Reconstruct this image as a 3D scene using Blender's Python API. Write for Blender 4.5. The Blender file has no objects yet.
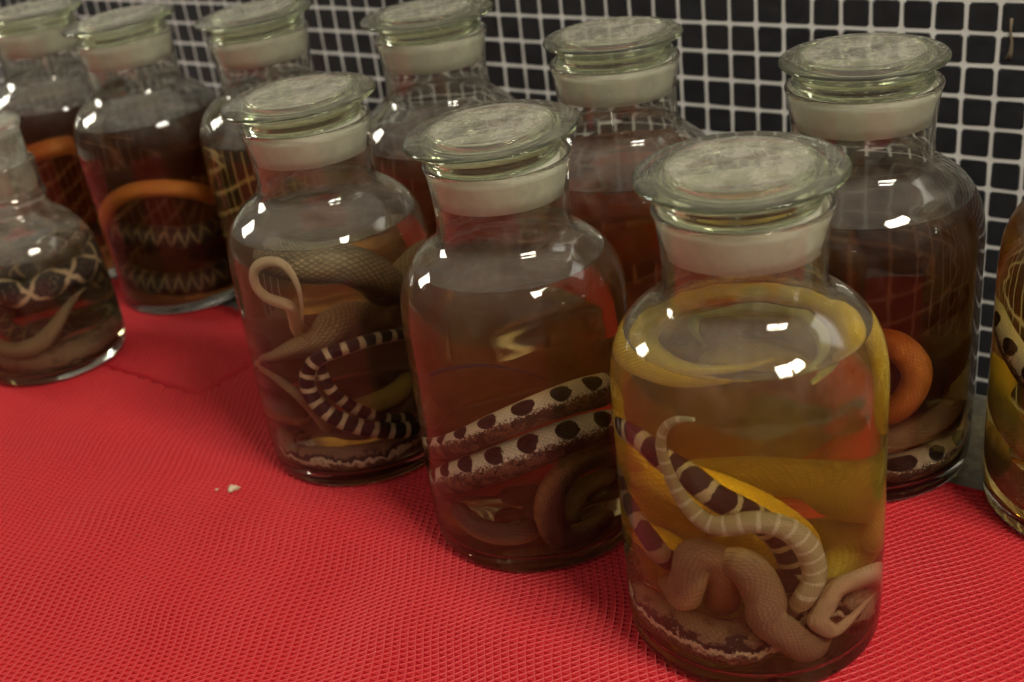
import bpy, math, random
import numpy as np
from mathutils import Vector, noise

random.seed(7)
C = bpy.context.scene.collection
SC = bpy.context.scene
PI = math.pi

# ------------------------------------------------------------------ camera
CAM_H = 0.5996
F_PX = 1196.3
PITCH, ROLL = math.radians(-26.832), math.radians(-7.2)
FWD = Vector((0, math.cos(PITCH), math.sin(PITCH)))
_R = Vector((1, 0, 0)); _U = _R.cross(FWD)
RIGHT = _R * math.cos(ROLL) + _U * math.sin(ROLL)
UP = -_R * math.sin(ROLL) + _U * math.cos(ROLL)
cam_data = bpy.data.cameras.new('camera')
cam = bpy.data.objects.new('camera', cam_data); C.objects.link(cam)
from mathutils import Matrix
m3 = Matrix((RIGHT, UP, -FWD)).transposed()
cam.matrix_world = Matrix.Translation((0, 0, CAM_H)) @ m3.to_4x4()
cam_data.sensor_width = 36
cam_data.lens = F_PX / 1024 * 36
cam_data.clip_start = 0.02
cam_data.dof.use_dof = True
cam_data.dof.focus_distance = 0.89
cam_data.dof.aperture_fstop = 5.6
SC.camera = cam

# ------------------------------------------------------------------ light
W = bpy.data.worlds.new('world'); SC.world = W
W.use_nodes = True
nt = W.node_tree; nt.nodes.clear()
wo = nt.nodes.new('ShaderNodeOutputWorld'); bg = nt.nodes.new('ShaderNodeBackground')
bg.inputs[0].default_value = (1.0, 0.88, 0.71, 1)
# a dim room under a pale ceiling: light from above, little from the sides
_tc = nt.nodes.new('ShaderNodeTexCoord'); _sx = nt.nodes.new('ShaderNodeSeparateXYZ'); _mr = nt.nodes.new('ShaderNodeMapRange')
_mr.interpolation_type = 'SMOOTHSTEP'
_mr.inputs[1].default_value = -0.1; _mr.inputs[2].default_value = 0.95; _mr.inputs[3].default_value = 0.06; _mr.inputs[4].default_value = 0.50
nt.links.new(_tc.outputs['Generated'], _sx.inputs[0]); nt.links.new(_sx.outputs[2], _mr.inputs[0]); nt.links.new(_mr.outputs[0], bg.inputs[1])
nt.links.new(bg.outputs[0], wo.inputs[0])

def area(name, loc, target, sx, sy, power, col):
    l = bpy.data.lights.new(name, 'AREA'); l.shape = 'RECTANGLE'; l.size = sx; l.size_y = sy
    l.energy = power; l.color = col
    o = bpy.data.objects.new(name, l); C.objects.link(o); o.location = loc
    o.rotation_euler = (Vector(target) - Vector(loc)).to_track_quat('-Z', 'Y').to_euler()
    return o
TGT = (0.05, 0.9, 0.15)
# twin-panel lamp high behind the camera's right shoulder; window light from the left; a duller one on the right
area('ceiling_lamp', (0.91, -0.76, 2.10), TGT, 0.42, 0.46, 27.0, (1.0, 0.93, 0.80))
area('ceiling_lamp', (1.30, -0.50, 2.10), TGT, 0.42, 0.46, 27.0, (1.0, 0.93, 0.80))
area('window_light', (-2.4, 2.35, 1.33), TGT, 0.52, 0.75, 23.0, (1.0, 0.95, 0.86))
area('far_lamp', (2.1, 1.1, 1.75), TGT, 0.9, 0.9, 5.0, (1.0, 0.95, 0.86))

SC.view_settings.view_transform = 'Standard'
SC.view_settings.look = 'None'
SC.view_settings.gamma = 1.0
SC.view_settings.use_curve_mapping = False
SC.view_settings.exposure = 0.14
SC.cycles.max_bounces = 20
SC.cycles.transmission_bounces = 18
SC.cycles.volume_bounces = 3
SC.cycles.glossy_bounces = 6
SC.cycles.diffuse_bounces = 3
SC.cycles.transparent_max_bounces = 12
SC.cycles.caustics_reflective = False
SC.cycles.caustics_refractive = True
SC.cycles.blur_glossy = 0.6
SC.cycles.sample_clamp_indirect = 50.0
SC.cycles.use_denoising = True

# ------------------------------------------------------------------ node helpers
class NB:
    """small wrapper for building node trees"""
    def __init__(s, name):
        s.m = bpy.data.materials.new(name); s.m.use_nodes = True
        s.t = s.m.node_tree; s.t.nodes.clear()
        s.out = s.t.nodes.new('ShaderNodeOutputMaterial')
    def n(s, typ, **kw):
        x = s.t.nodes.new(typ)
        for k, v in kw.items(): setattr(x, k, v)
        return x
    def put(s, sock, v):
        if isinstance(v, bpy.types.NodeSocket): s.t.links.new(v, sock)
        elif isinstance(v, (tuple, list)) and len(v) == 3 and sock.type == 'RGBA': sock.default_value = (*v, 1)
        else: sock.default_value = v
    def math(s, op, a, b=0.0, c=0.0, clamp=False):
        x = s.n('ShaderNodeMath', operation=op); x.use_clamp = clamp
        s.put(x.inputs[0], a); s.put(x.inputs[1], b); s.put(x.inputs[2], c)
        return x.outputs[0]
    def mix(s, f, a, b):
        x = s.n('ShaderNodeMix', data_type='RGBA')
        s.put(x.inputs[0], f); s.put(x.inputs[6], a); s.put(x.inputs[7], b)
        return x.outputs[2]
    def step(s, v, lo, hi):
        x = s.n('ShaderNodeMapRange', interpolation_type='SMOOTHSTEP')
        s.put(x.inputs[0], v); s.put(x.inputs[1], lo); s.put(x.inputs[2], hi)
        return x.outputs[0]
    def noise(s, vec, scale, detail=3.0, rough=0.5):
        x = s.n('ShaderNodeTexNoise'); s.put(x.inputs['Vector'], vec)
        x.inputs['Scale'].default_value = scale; x.inputs['Detail'].default_value = detail
        x.inputs['Roughness'].default_value = rough
        return x.outputs[0]
    def obj(s): return s.n('ShaderNodeTexCoord').outputs['Object']
    def bsdf(s, color, rough=0.5, **kw):
        x = s.n('ShaderNodeBsdfPrincipled')
        s.put(x.inputs['Base Color'], color); s.put(x.inputs['Roughness'], rough)
        for k, v in kw.items(): s.put(x.inputs[k.replace('_', ' ')], v)
        return x
    def bump(s, h, strength, dist):
        x = s.n('ShaderNodeBump'); s.put(x.inputs['Height'], h)
        x.inputs['Strength'].default_value = strength; x.inputs['Distance'].default_value = dist
        return x.outputs[0]
    def end(s, surf, vol=None):
        s.t.links.new(surf, s.out.inputs[0])
        if vol: s.t.links.new(vol, s.out.inputs[1])
        return s.m

# ------------------------------------------------------------------ materials
def glass_mat(name, col=(1, 1, 1), rough=0.0, ior=1.5, dust=0.0, bump=0.0, dustcol=(0.60, 0.50, 0.38), dscale=60.0, only_above=None):
    b = NB(name)
    g = b.n('ShaderNodeBsdfGlass'); b.put(g.inputs['Color'], col)
    g.inputs['Roughness'].default_value = rough; g.inputs['IOR'].default_value = ior
    o = b.obj()
    if bump:
        nrm = b.bump(b.noise(o, 28.0, 2.0), bump, 0.004); b.put(g.inputs['Normal'], nrm)
    s = g.outputs[0]
    if dust:
        d = b.n('ShaderNodeBsdfDiffuse'); b.put(d.inputs[0], dustcol)
        tr = b.n('ShaderNodeBsdfTranslucent'); b.put(tr.inputs[0], dustcol)
        ad = b.n('ShaderNodeMixShader'); ad.inputs[0].default_value = 0.4
        b.t.links.new(d.outputs[0], ad.inputs[1]); b.t.links.new(tr.outputs[0], ad.inputs[2])
        f = b.math('MULTIPLY', b.step(b.noise(o, dscale, 5.0, 0.65), 0.30, 0.75), dust)
        if only_above is not None:     # dust lies on the shoulder and neck
            so = b.n('ShaderNodeSeparateXYZ'); b.t.links.new(o, so.inputs[0])
            f = b.math('MULTIPLY', f, b.math('MULTIPLY_ADD', b.step(so.outputs[2], only_above, only_above + .05), 0.85, 0.15))
        mx = b.n('ShaderNodeMixShader'); b.put(mx.inputs[0], f)
        b.t.links.new(s, mx.inputs[1]); b.t.links.new(ad.outputs[0], mx.inputs[2]); s = mx.outputs[0]
    return b.end(s)

def lid_mat():
    """greenish glass; its flat upper face holds a film of grey dust"""
    b = NB('stopper_glass')
    g = b.n('ShaderNodeBsdfGlass'); b.put(g.inputs['Color'], (0.93, 0.955, 0.865)); g.inputs['IOR'].default_value = 1.5
    o = b.obj()
    b.put(g.inputs['Normal'], b.bump(b.noise(o, 40.0, 2.0), 0.12, 0.002))
    geo = b.n('ShaderNodeNewGeometry'); sep = b.n('ShaderNodeSeparateXYZ')
    b.t.links.new(geo.outputs['Normal'], sep.inputs[0])
    upf = b.step(sep.outputs[2], 0.75, 0.97)
    back = b.math('SUBTRACT', 1.0, geo.outputs['Backfacing'])
    n1 = b.step(b.noise(o, 55.0, 6.0, 0.7), 0.35, 0.72)
    n2 = b.step(b.noise(o, 260.0, 3.0, 0.6), 0.3, 0.8)
    f = b.math('MULTIPLY', b.math('MULTIPLY', upf, back), b.math('MULTIPLY_ADD', n1, 0.30, b.math('MULTIPLY_ADD', n2, 0.12, 0.10)))
    so = b.n('ShaderNodeSeparateXYZ'); b.t.links.new(o, so.inputs[0])
    rad = b.math('SQRT', b.math('ADD', b.math('POWER', so.outputs[0], 2.0), b.math('POWER', so.outputs[1], 2.0)))
    f = b.math('MULTIPLY', f, b.math('SUBTRACT', 1.15, b.math('MULTIPLY', b.step(rad, 0.041, 0.048), 0.85)))
    f = b.math('ADD', f, 0.02)
    d = b.n('ShaderNodeBsdfDiffuse'); b.put(d.inputs[0], (0.50, 0.47, 0.39))
    mx = b.n('ShaderNodeMixShader'); b.put(mx.inputs[0], f)
    b.t.links.new(g.outputs[0], mx.inputs[1]); b.t.links.new(d.outputs[0], mx.inputs[2])
    return b.end(mx.outputs[0])

M_GLASS = glass_mat('jar_glass', (0.975, 0.98, 0.955), bump=0.05, dust=0.11, dscale=45.0, only_above=0.19)
M_STOP2 = glass_mat('clouded_stopper_glass', (0.96, 0.97, 0.92), bump=0.05, dust=0.75, dustcol=(0.62, 0.62, 0.52), dscale=30.0)
M_GLASS2 = glass_mat('cloudy_glass', (0.97, 0.97, 0.94), bump=0.05, dust=0.28, dscale=45.0, only_above=0.12)
M_WET = glass_mat('wetted_glass', (0.99, 0.99, 0.98), ior=1.5 / 1.355)
M_LID = lid_mat()
def frost_mat(name, mixf, col):
    b = NB(name)
    g = b.n('ShaderNodeBsdfGlass'); b.put(g.inputs['Color'], (0.98, 0.98, 0.95)); g.inputs['Roughness'].default_value = 0.55; g.inputs['IOR'].default_value = 1.25
    d = b.n('ShaderNodeBsdfDiffuse'); b.put(d.inputs[0], col)
    t = b.n('ShaderNodeBsdfTranslucent'); b.put(t.inputs[0], col)
    a = b.n('ShaderNodeMixShader'); a.inputs[0].default_value = 0.5
    b.t.links.new(d.outputs[0], a.inputs[1]); b.t.links.new(t.outputs[0], a.inputs[2])
    mx = b.n('ShaderNodeMixShader')
    n = b.noise(b.obj(), 40.0, 4.0)
    b.put(mx.inputs[0], b.math('MULTIPLY_ADD', n, 0.2, mixf - 0.1))
    b.t.links.new(g.outputs[0], mx.inputs[1]); b.t.links.new(a.outputs[0], mx.inputs[2])
    return b.end(mx.outputs[0])
M_FROST = frost_mat('ground_glass', 0.78, (0.95, 0.94, 0.85))
M_PLUG = frost_mat('ground_stopper_glass', 0.55, (0.92, 0.91, 0.78))

def liquid_mat(name, T18, tint=(0.9, 0.5, 0.2), haze=0.9):
    """T18: how much red, green, blue is left after 18 cm of the liquid"""
    b = NB(name)
    g = b.n('ShaderNodeBsdfGlass'); g.inputs['IOR'].default_value = 1.355; b.put(g.inputs['Color'], (1, 1, 1))
    tb = b.n('ShaderNodeBsdfTransparent'); at = b.n('ShaderNodeAttribute'); at.attribute_name = 'free_surface'
    mx = b.n('ShaderNodeMixShader'); b.put(mx.inputs[0], b.math('GREATER_THAN', at.outputs['Fac'], 0.5))
    b.t.links.new(tb.outputs[0], mx.inputs[1]); b.t.links.new(g.outputs[0], mx.inputs[2])
    sig = [-math.log(t) / 0.18 for t in T18]; dens = max(sig) * 1.0001
    v = b.n('ShaderNodeVolumeAbsorption'); b.put(v.inputs[0], tuple(1 - s / dens for s in sig)); v.inputs[1].default_value = dens
    vs = b.n('ShaderNodeVolumeScatter'); b.put(vs.inputs[0], tint); vs.inputs[1].default_value = haze; vs.inputs['Anisotropy'].default_value = 0.2
    va = b.n('ShaderNodeAddShader'); b.t.links.new(v.outputs[0], va.inputs[0]); b.t.links.new(vs.outputs[0], va.inputs[1])
    return b.end(mx.outputs[0], va.outputs[0])

def snake_mat(name, kind, c, period=0.03, duty=0.6, rough=0.42, scale_size=0.0024, sc=0.30):
    """UV: x = metres along the body, y = angle from the spine, -1..1"""
    b = NB(name)
    uv = b.n('ShaderNodeUVMap').outputs[0]
    sp = b.n('ShaderNodeSeparateXYZ'); b.t.links.new(uv, sp.inputs[0])
    u, v = sp.outputs[0], sp.outputs[1]
    av = b.math('ABSOLUTE', v)
    o = b.obj()
    nz = b.noise(o, 90.0, 4.0, 0.6); nzf = b.noise(o, 500.0, 3.0, 0.6)
    uw = b.math('ADD', u, b.math('MULTIPLY', b.math('SUBTRACT', nz, 0.5), period * 0.25))
    tri = b.math('ABSOLUTE', b.math('MULTIPLY_ADD', b.math('FRACT', b.math('DIVIDE', uw, period)), 2.0, -1.0))  # 1 at cell borders, 0 mid
    if kind == 'banded':      # wide dark saddles between narrow pale bars, pale belly
        w = b.math('MULTIPLY_ADD', av, -0.25, duty)
        dark = b.math('SUBTRACT', 1.0, b.step(tri, b.math('SUBTRACT', w, 0.04), b.math('ADD', w, 0.04)))
        side = b.math('SUBTRACT', 1.0, b.step(av, 0.50, 0.62))
        col = b.mix(b.math('MULTIPLY', dark, side), c[1], c[0])
        col = b.mix(b.step(av, 0.58, 0.72), col, c[2])
    elif kind == 'spotted':   # pale back with a row of round dark spots, brown flanks
        du = b.math('MULTIPLY', tri, period * 0.5)
        dv = b.math('MULTIPLY', b.math('SUBTRACT', v, 0.06), duty * 0.018 / 0.5)
        d = b.math('SQRT', b.math('ADD', b.math('POWER', du, 2.0), b.math('POWER', dv, 2.0)))
        dn = b.math('ADD', d, b.math('MULTIPLY', b.math('SUBTRACT', nz, 0.5), 0.003))
        spot = b.math('SUBTRACT', 1.0, b.step(dn, period * 0.27, period * 0.31))
        flank = b.step(b.math('ADD', v, b.math('MULTIPLY', b.math('SUBTRACT', nzf, 0.5), 0.5)), 0.20, 0.30)
        flank = b.math('MAXIMUM', flank, b.step(v, -0.42, -0.50))
        speck = b.step(b.noise(o, 330.0, 2.0), 0.58, 0.64)
        fl = b.mix(b.math('MAXIMUM', b.math('MULTIPLY', speck, 0.9), b.math('MULTIPLY', b.step(nz, .46, .56), .75)), c[2], c[0])
        col = b.mix(flank, c[1], fl)
        col = b.mix(spot, col, c[0])
    elif kind == 'diamond':   # zigzag lattice of pale lines on black, like a python's
        zz = b.math('ABSOLUTE', b.math('SUBTRACT', b.math('MULTIPLY', tri, 0.55), b.math('ADD', av, b.math('MULTIPLY', b.math('SUBTRACT', nzf, 0.5), 0.12))))
        line = b.math('SUBTRACT', 1.0, b.step(zz, 0.05, 0.11))
        speck = b.step(b.noise(o, 380.0, 2.0), 0.56, 0.66)
        col = b.mix(b.math('MULTIPLY', speck, 0.55), c[0], c[2])
        col = b.mix(line, col, c[1])
        low = b.step(av, 0.6, 0.75)
        col = b.mix(low, col, b.mix(speck, c[1], c[0]))
    elif kind == 'mottled':   # brown back, ragged black and cream blotches on the flank
        big = b.noise(o, 70.0, 4.0, 0.65)
        e = b.math('ADD', av, b.math('MULTIPLY', b.math('SUBTRACT', big, 0.5), 0.75))
        back = b.mix(b.math('MULTIPLY', b.step(nz, 0.48, 0.56), 0.55), c[0], b.mix(b.step(big, .45, .6), c[0], c[2]))
        col = b.mix(b.step(e, 0.30, 0.36), back, c[2])
        col = b.mix(b.step(e, 0.44, 0.48), col, c[1])
        col = b.mix(b.step(e, 0.54, 0.60), col, b.mix(b.step(nzf, .45, .6), c[0], c[2]))
    else:                     # plain back shading into a paler belly
        col = b.mix(b.step(av, 0.35, 0.75), c[0], c[1])
        col = b.mix(b.math('MULTIPLY', b.step(nz, 0.5, 0.7), 0.45), col, c[2])
    # scales: a staggered lattice
    su = b.math('DIVIDE', u, scale_size * 1.5); sv = b.math('MULTIPLY', v, 11.0)
    a1 = b.math('ABSOLUTE', b.math('SUBTRACT', b.math('FRACT', b.math('ADD', su, sv)), 0.5))
    a2 = b.math('ABSOLUTE', b.math('SUBTRACT', b.math('FRACT', b.math('SUBTRACT', su, sv)), 0.5))
    h = b.math('MINIMUM', b.step(a1, 0.0, 0.35), b.step(a2, 0.0, 0.35))
    # wide belly plates
    pl = b.step(b.math('ABSOLUTE', b.math('SUBTRACT', b.math('FRACT', b.math('DIVIDE', u, scale_size * 2.0)), 0.5)), 0.0, 0.3)
    bel = b.step(av, 0.66, 0.70)
    hh = b.math('ADD', b.math('MULTIPLY', h, b.math('SUBTRACT', 1.0, bel)), b.math('MULTIPLY', pl, bel))
    hh = b.math('ADD', hh, b.math('MULTIPLY', nzf, 0.6))
    col = b.mix(b.math('MULTIPLY', b.math('SUBTRACT', 1.0, hh, clamp=True), sc), col, (0.03, 0.02, 0.015))
    p = b.bsdf(col, rough, IOR=1.38)
    p.inputs['Subsurface Weight'].default_value = 0.0
    b.put(p.inputs['Normal'], b.bump(hh, 0.6, 0.0006))
    return b.end(p.outputs[0])

# ------------------------------------------------------------------ object helpers
def mesh_obj(name, verts, faces, mat, parent=None, smooth=True, uvs=None, mats=None, mat_idx=None):
    me = bpy.data.meshes.new(name); me.from_pydata([tuple(v) for v in verts], [], faces)
    if mats:
        for q in mats: me.materials.append(q)
        if mat_idx is not None: me.polygons.foreach_set('material_index', mat_idx)
    else: me.materials.append(mat)
    me.polygons.foreach_set('use_smooth', [smooth] * len(me.polygons))
    if uvs is not None:
        l = me.uv_layers.new(name='UVMap'); l.data.foreach_set('uv', np.asarray(uvs, dtype=np.float32).ravel())
    me.update()
    o = bpy.data.objects.new(name, me); C.objects.link(o)
    if parent is not None: o.parent = parent
    return o

def tag(o, label=None, cat=None, group=None, kind=None):
    if label: o['label'] = label
    if cat: o['category'] = cat
    if group: o['group'] = group
    if kind: o['kind'] = kind
    return o

def smooth_profile(pts, per=4):
    """Catmull-Rom through (r, z) points; a point given twice stays sharp"""
    out = []
    n = len(pts)
    for i in range(n - 1):
        p0, p1, p2, p3 = pts[max(i - 1, 0)], pts[i], pts[i + 1], pts[min(i + 2, n - 1)]
        if p1 == p2: continue
        for k in range(per):
            t = k / per
            out.append(tuple(0.5 * (2 * p1[a] + (p2[a] - p0[a]) * t + (2 * p0[a] - 5 * p1[a] + 4 * p2[a] - p3[a]) * t * t + (3 * p1[a] - p0[a] - 3 * p2[a] + p3[a]) * t ** 3) for a in (0, 1)))
    out.append(pts[-1])
    return [(max(r, 0.0), z) for r, z in out]

def lathe(name, prof, mat, parent, seg=96, closed=False, sr=1.0, sz=1.0, wet=None, surf=None):
    """closed=False: the profile starts and ends on the axis; closed=True: it is a loop away from the axis"""
    V = []; Fc = []; rings = []
    for r, z in prof:
        if r < 1e-6: rings.append([len(V)]); V.append((0, 0, z * sz))
        else:
            rings.append(list(range(len(V), len(V) + seg)))
            V += [(r * sr * math.cos(2 * PI * k / seg), r * sr * math.sin(2 * PI * k / seg), z * sz) for k in range(seg)]
    pairs = list(zip(rings[:-1], rings[1:]))
    if closed: pairs.append((rings[-1], rings[0]))
    for a, b in pairs:
        for k in range(seg):
            k2 = (k + 1) % seg
            if len(a) == 1 and len(b) == 1: continue
            if len(a) == 1: Fc.append((a[0], b[k2], b[k]))
            elif len(b) == 1: Fc.append((a[k], a[k2], b[0]))
            else: Fc.append((a[k], a[k2], b[k2], b[k]))
    if wet is None and surf is None: return mesh_obj(name, V, Fc, mat, parent)
    if surf is not None:      # faces of the liquid's free surface: ring index >= surf
        o = mesh_obj(name, V, Fc, mat, parent)
        at = o.data.attributes.new('free_surface', 'FLOAT', 'FACE')
        lo = min(rings[surf]); at.data.foreach_set('value', [1.0 if min(f) >= lo or (len(f) == 3 and max(f) >= lo and min(f) >= lo) else 0.0 for f in Fc])
        return o
    w0, w1 = wet              # inner wall below the liquid level: profile index >= w0
    lo = min(rings[w0])
    return mesh_obj(name, V, Fc, None, parent, mats=[mat, M_WET], mat_idx=[1 if min(f) >= lo else 0 for f in Fc])

# ------------------------------------------------------------------ room: wall, floor, counter
AZ = math.radians(-39.025)
WU = Vector((math.cos(AZ), math.sin(AZ), 0)); WN = Vector((-math.sin(AZ), math.cos(AZ), 0))  # along wall; into wall
W0 = Vector((0.2607, 1.3583, 0.0)); TP = 0.0323; WZ = 0.2833
def wall_pt(u, d, z): return W0 + WU * u + WN * d + Vector((0, 0, z))

b = NB('black_tile'); o_ = b.obj()
p = b.bsdf(b.mix(b.noise(o_, 60, 4), (0.010, 0.011, 0.013), (0.030, 0.031, 0.034)), b.math('MULTIPLY_ADD', b.noise(o_, 25, 3), 0.25, 0.22), IOR=1.5)
b.put(p.inputs['Normal'], b.bump(b.noise(o_, 45, 3), 0.5, 0.003)); M_TILE = b.end(p.outputs[0])
b = NB('white_grout'); o_ = b.obj()
p = b.bsdf(b.mix(b.noise(o_, 30, 5), (0.56, 0.55, 0.51), (0.76, 0.75, 0.71)), 0.8); M_GROUT = b.end(p.outputs[0])
V = []; F = []; MI = []
u0, u1, zlo, zhi = -2.6, 1.1, -0.75, 0.75
def quad(a, b_, c, d, mi):
    i = len(V); V.extend([a, b_, c, d]); F.append((i, i + 1, i + 2, i + 3)); MI.append(mi)
quad(wall_pt(u0, 0, zlo), wall_pt(u1, 0, zlo), wall_pt(u1, 0, zhi), wall_pt(u0, 0, zhi), 1)
quad(wall_pt(u0, .08, zhi), wall_pt(u1, .08, zhi), wall_pt(u1, .08, zlo), wall_pt(u0, .08, zlo), 1)
quad(wall_pt(u0, 0, zhi), wall_pt(u1, 0, zhi), wall_pt(u1, .08, zhi), wall_pt(u0, .08, zhi), 1)
g = 0.0031; rr = random.Random(3)
for i in range(int(u0 / TP) + 1, int(u1 / TP) - 1):
    for k in range(-13, 31):
        a = i * TP + g / 2; c = (i + 1) * TP - g / 2
        zt = WZ - k * TP - g / 2; zb = WZ - (k + 1) * TP + g / 2
        if zb < zlo or zt > zhi: continue
        j = lambda: rr.uniform(-.0003, .0003)
        dd = -0.0008; bv = 0.0013; ti = rr.uniform(-.00025, .00025); tj = rr.uniform(-.00025, .00025)
        ch = 0.0022
        # rounded-corner outline
        def outline(ins, d):
            L, R_, B, T_ = a + ins, c - ins, zb + ins, zt - ins
            pts = [(L + ch, B), (R_ - ch, B), (R_, B + ch), (R_, T_ - ch), (R_ - ch, T_), (L + ch, T_), (L, T_ - ch), (L, B + ch)]
            return [wall_pt(x, d + (ti if x > (L + R_) / 2 else -ti) + (tj if z > (B + T_) / 2 else -tj), z) for x, z in pts]
        o1 = outline(0, 0.0004); o2 = outline(bv, dd)
        i0 = len(V); V.extend(o1 + o2)
        F.append(tuple(i0 + 8 + q for q in range(8))); MI.append(0)
        for q in range(8):
            F.append((i0 + q, i0 + (q + 1) % 8, i0 + 8 + (q + 1) % 8, i0 + 8 + q)); MI.append(0)
wall = mesh_obj('wall_back', V, F, None, smooth=False, mats=[M_TILE, M_GROUT], mat_idx=MI); tag(wall, kind='structure')
# dried brown drip on a tile high on the right
b = NB('dried_drip'); M_DRIP = b.end(b.bsdf((0.16, 0.12, 0.075), 0.7).outputs[0])
b = NB('floor_tiles'); M_FLOOR = b.end(b.bsdf((0.10, 0.09, 0.08), 0.6).outputs[0])
fl = mesh_obj('floor', [(-4, -2, -.78), (4, -2, -.78), (4, 4, -.78), (-4, 4, -.78), (-4, -2, -.75), (4, -2, -.75), (4, 4, -.75), (-4, 4, -.75)],
              [(0, 3, 2, 1), (4, 5, 6, 7), (0, 1, 5, 4), (1, 2, 6, 5), (2, 3, 7, 6), (3, 0, 4, 7)], M_FLOOR, smooth=False); tag(fl, kind='structure')

def slab(name, ulo, uhi, dlo, dhi, z0, z1, mat, parent=None):
    P = [wall_pt(u, d, z) for z in (z0, z1) for u, d in ((ulo, dlo), (uhi, dlo), (uhi, dhi), (ulo, dhi))]
    o = mesh_obj(name, P, [(0, 3, 2, 1), (4, 5, 6, 7), (0, 1, 5, 4), (1, 2, 6, 5), (2, 3, 7, 6), (3, 0, 4, 7)], mat, parent, smooth=False)
    bv = o.modifiers.new('bevel', 'BEVEL'); bv.width = 0.002; bv.segments = 2
    return o
b = NB('counter_stone'); o_ = b.obj()
M_CTR = b.end(b.bsdf(b.mix(b.step(b.noise(o_, 90, 5), .4, .7), (0.20, 0.19, 0.16), (0.33, 0.32, 0.27)), 0.35).outputs[0])
ct = bpy.data.objects.new('counter', None); C.objects.link(ct); ct.location = (0, 0, 0)
tag(ct, 'grey stone counter under the red mats, its bare back strip beside the tiled wall', 'counter')
slab('counter_top', -1.9, 1.0, -1.34, -0.197, -0.034, -0.0062, M_CTR, ct)
for ul in (-1.8, -0.5, 0.85):
    slab('leg', ul, ul + .06, -1.15, -1.09, -0.75, -0.034, M_CTR, ct)
    slab('leg', ul, ul + .06, -0.30, -0.24, -0.75, -0.034, M_CTR, ct)

# ------------------------------------------------------------------ red mats: open triangular lattice
def mat_red(name):
    b = NB(name); o_ = b.obj()
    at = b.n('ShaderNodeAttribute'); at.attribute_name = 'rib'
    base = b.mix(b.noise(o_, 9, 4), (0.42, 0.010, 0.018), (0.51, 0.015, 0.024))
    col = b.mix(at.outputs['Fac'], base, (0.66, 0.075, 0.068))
    p = b.bsdf(col, 0.5, IOR=1.35)
    return b.end(p.outputs[0])
M_MAT = mat_red('red_vinyl')
M_MAT2 = mat_red('red_vinyl_smooth')

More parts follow.
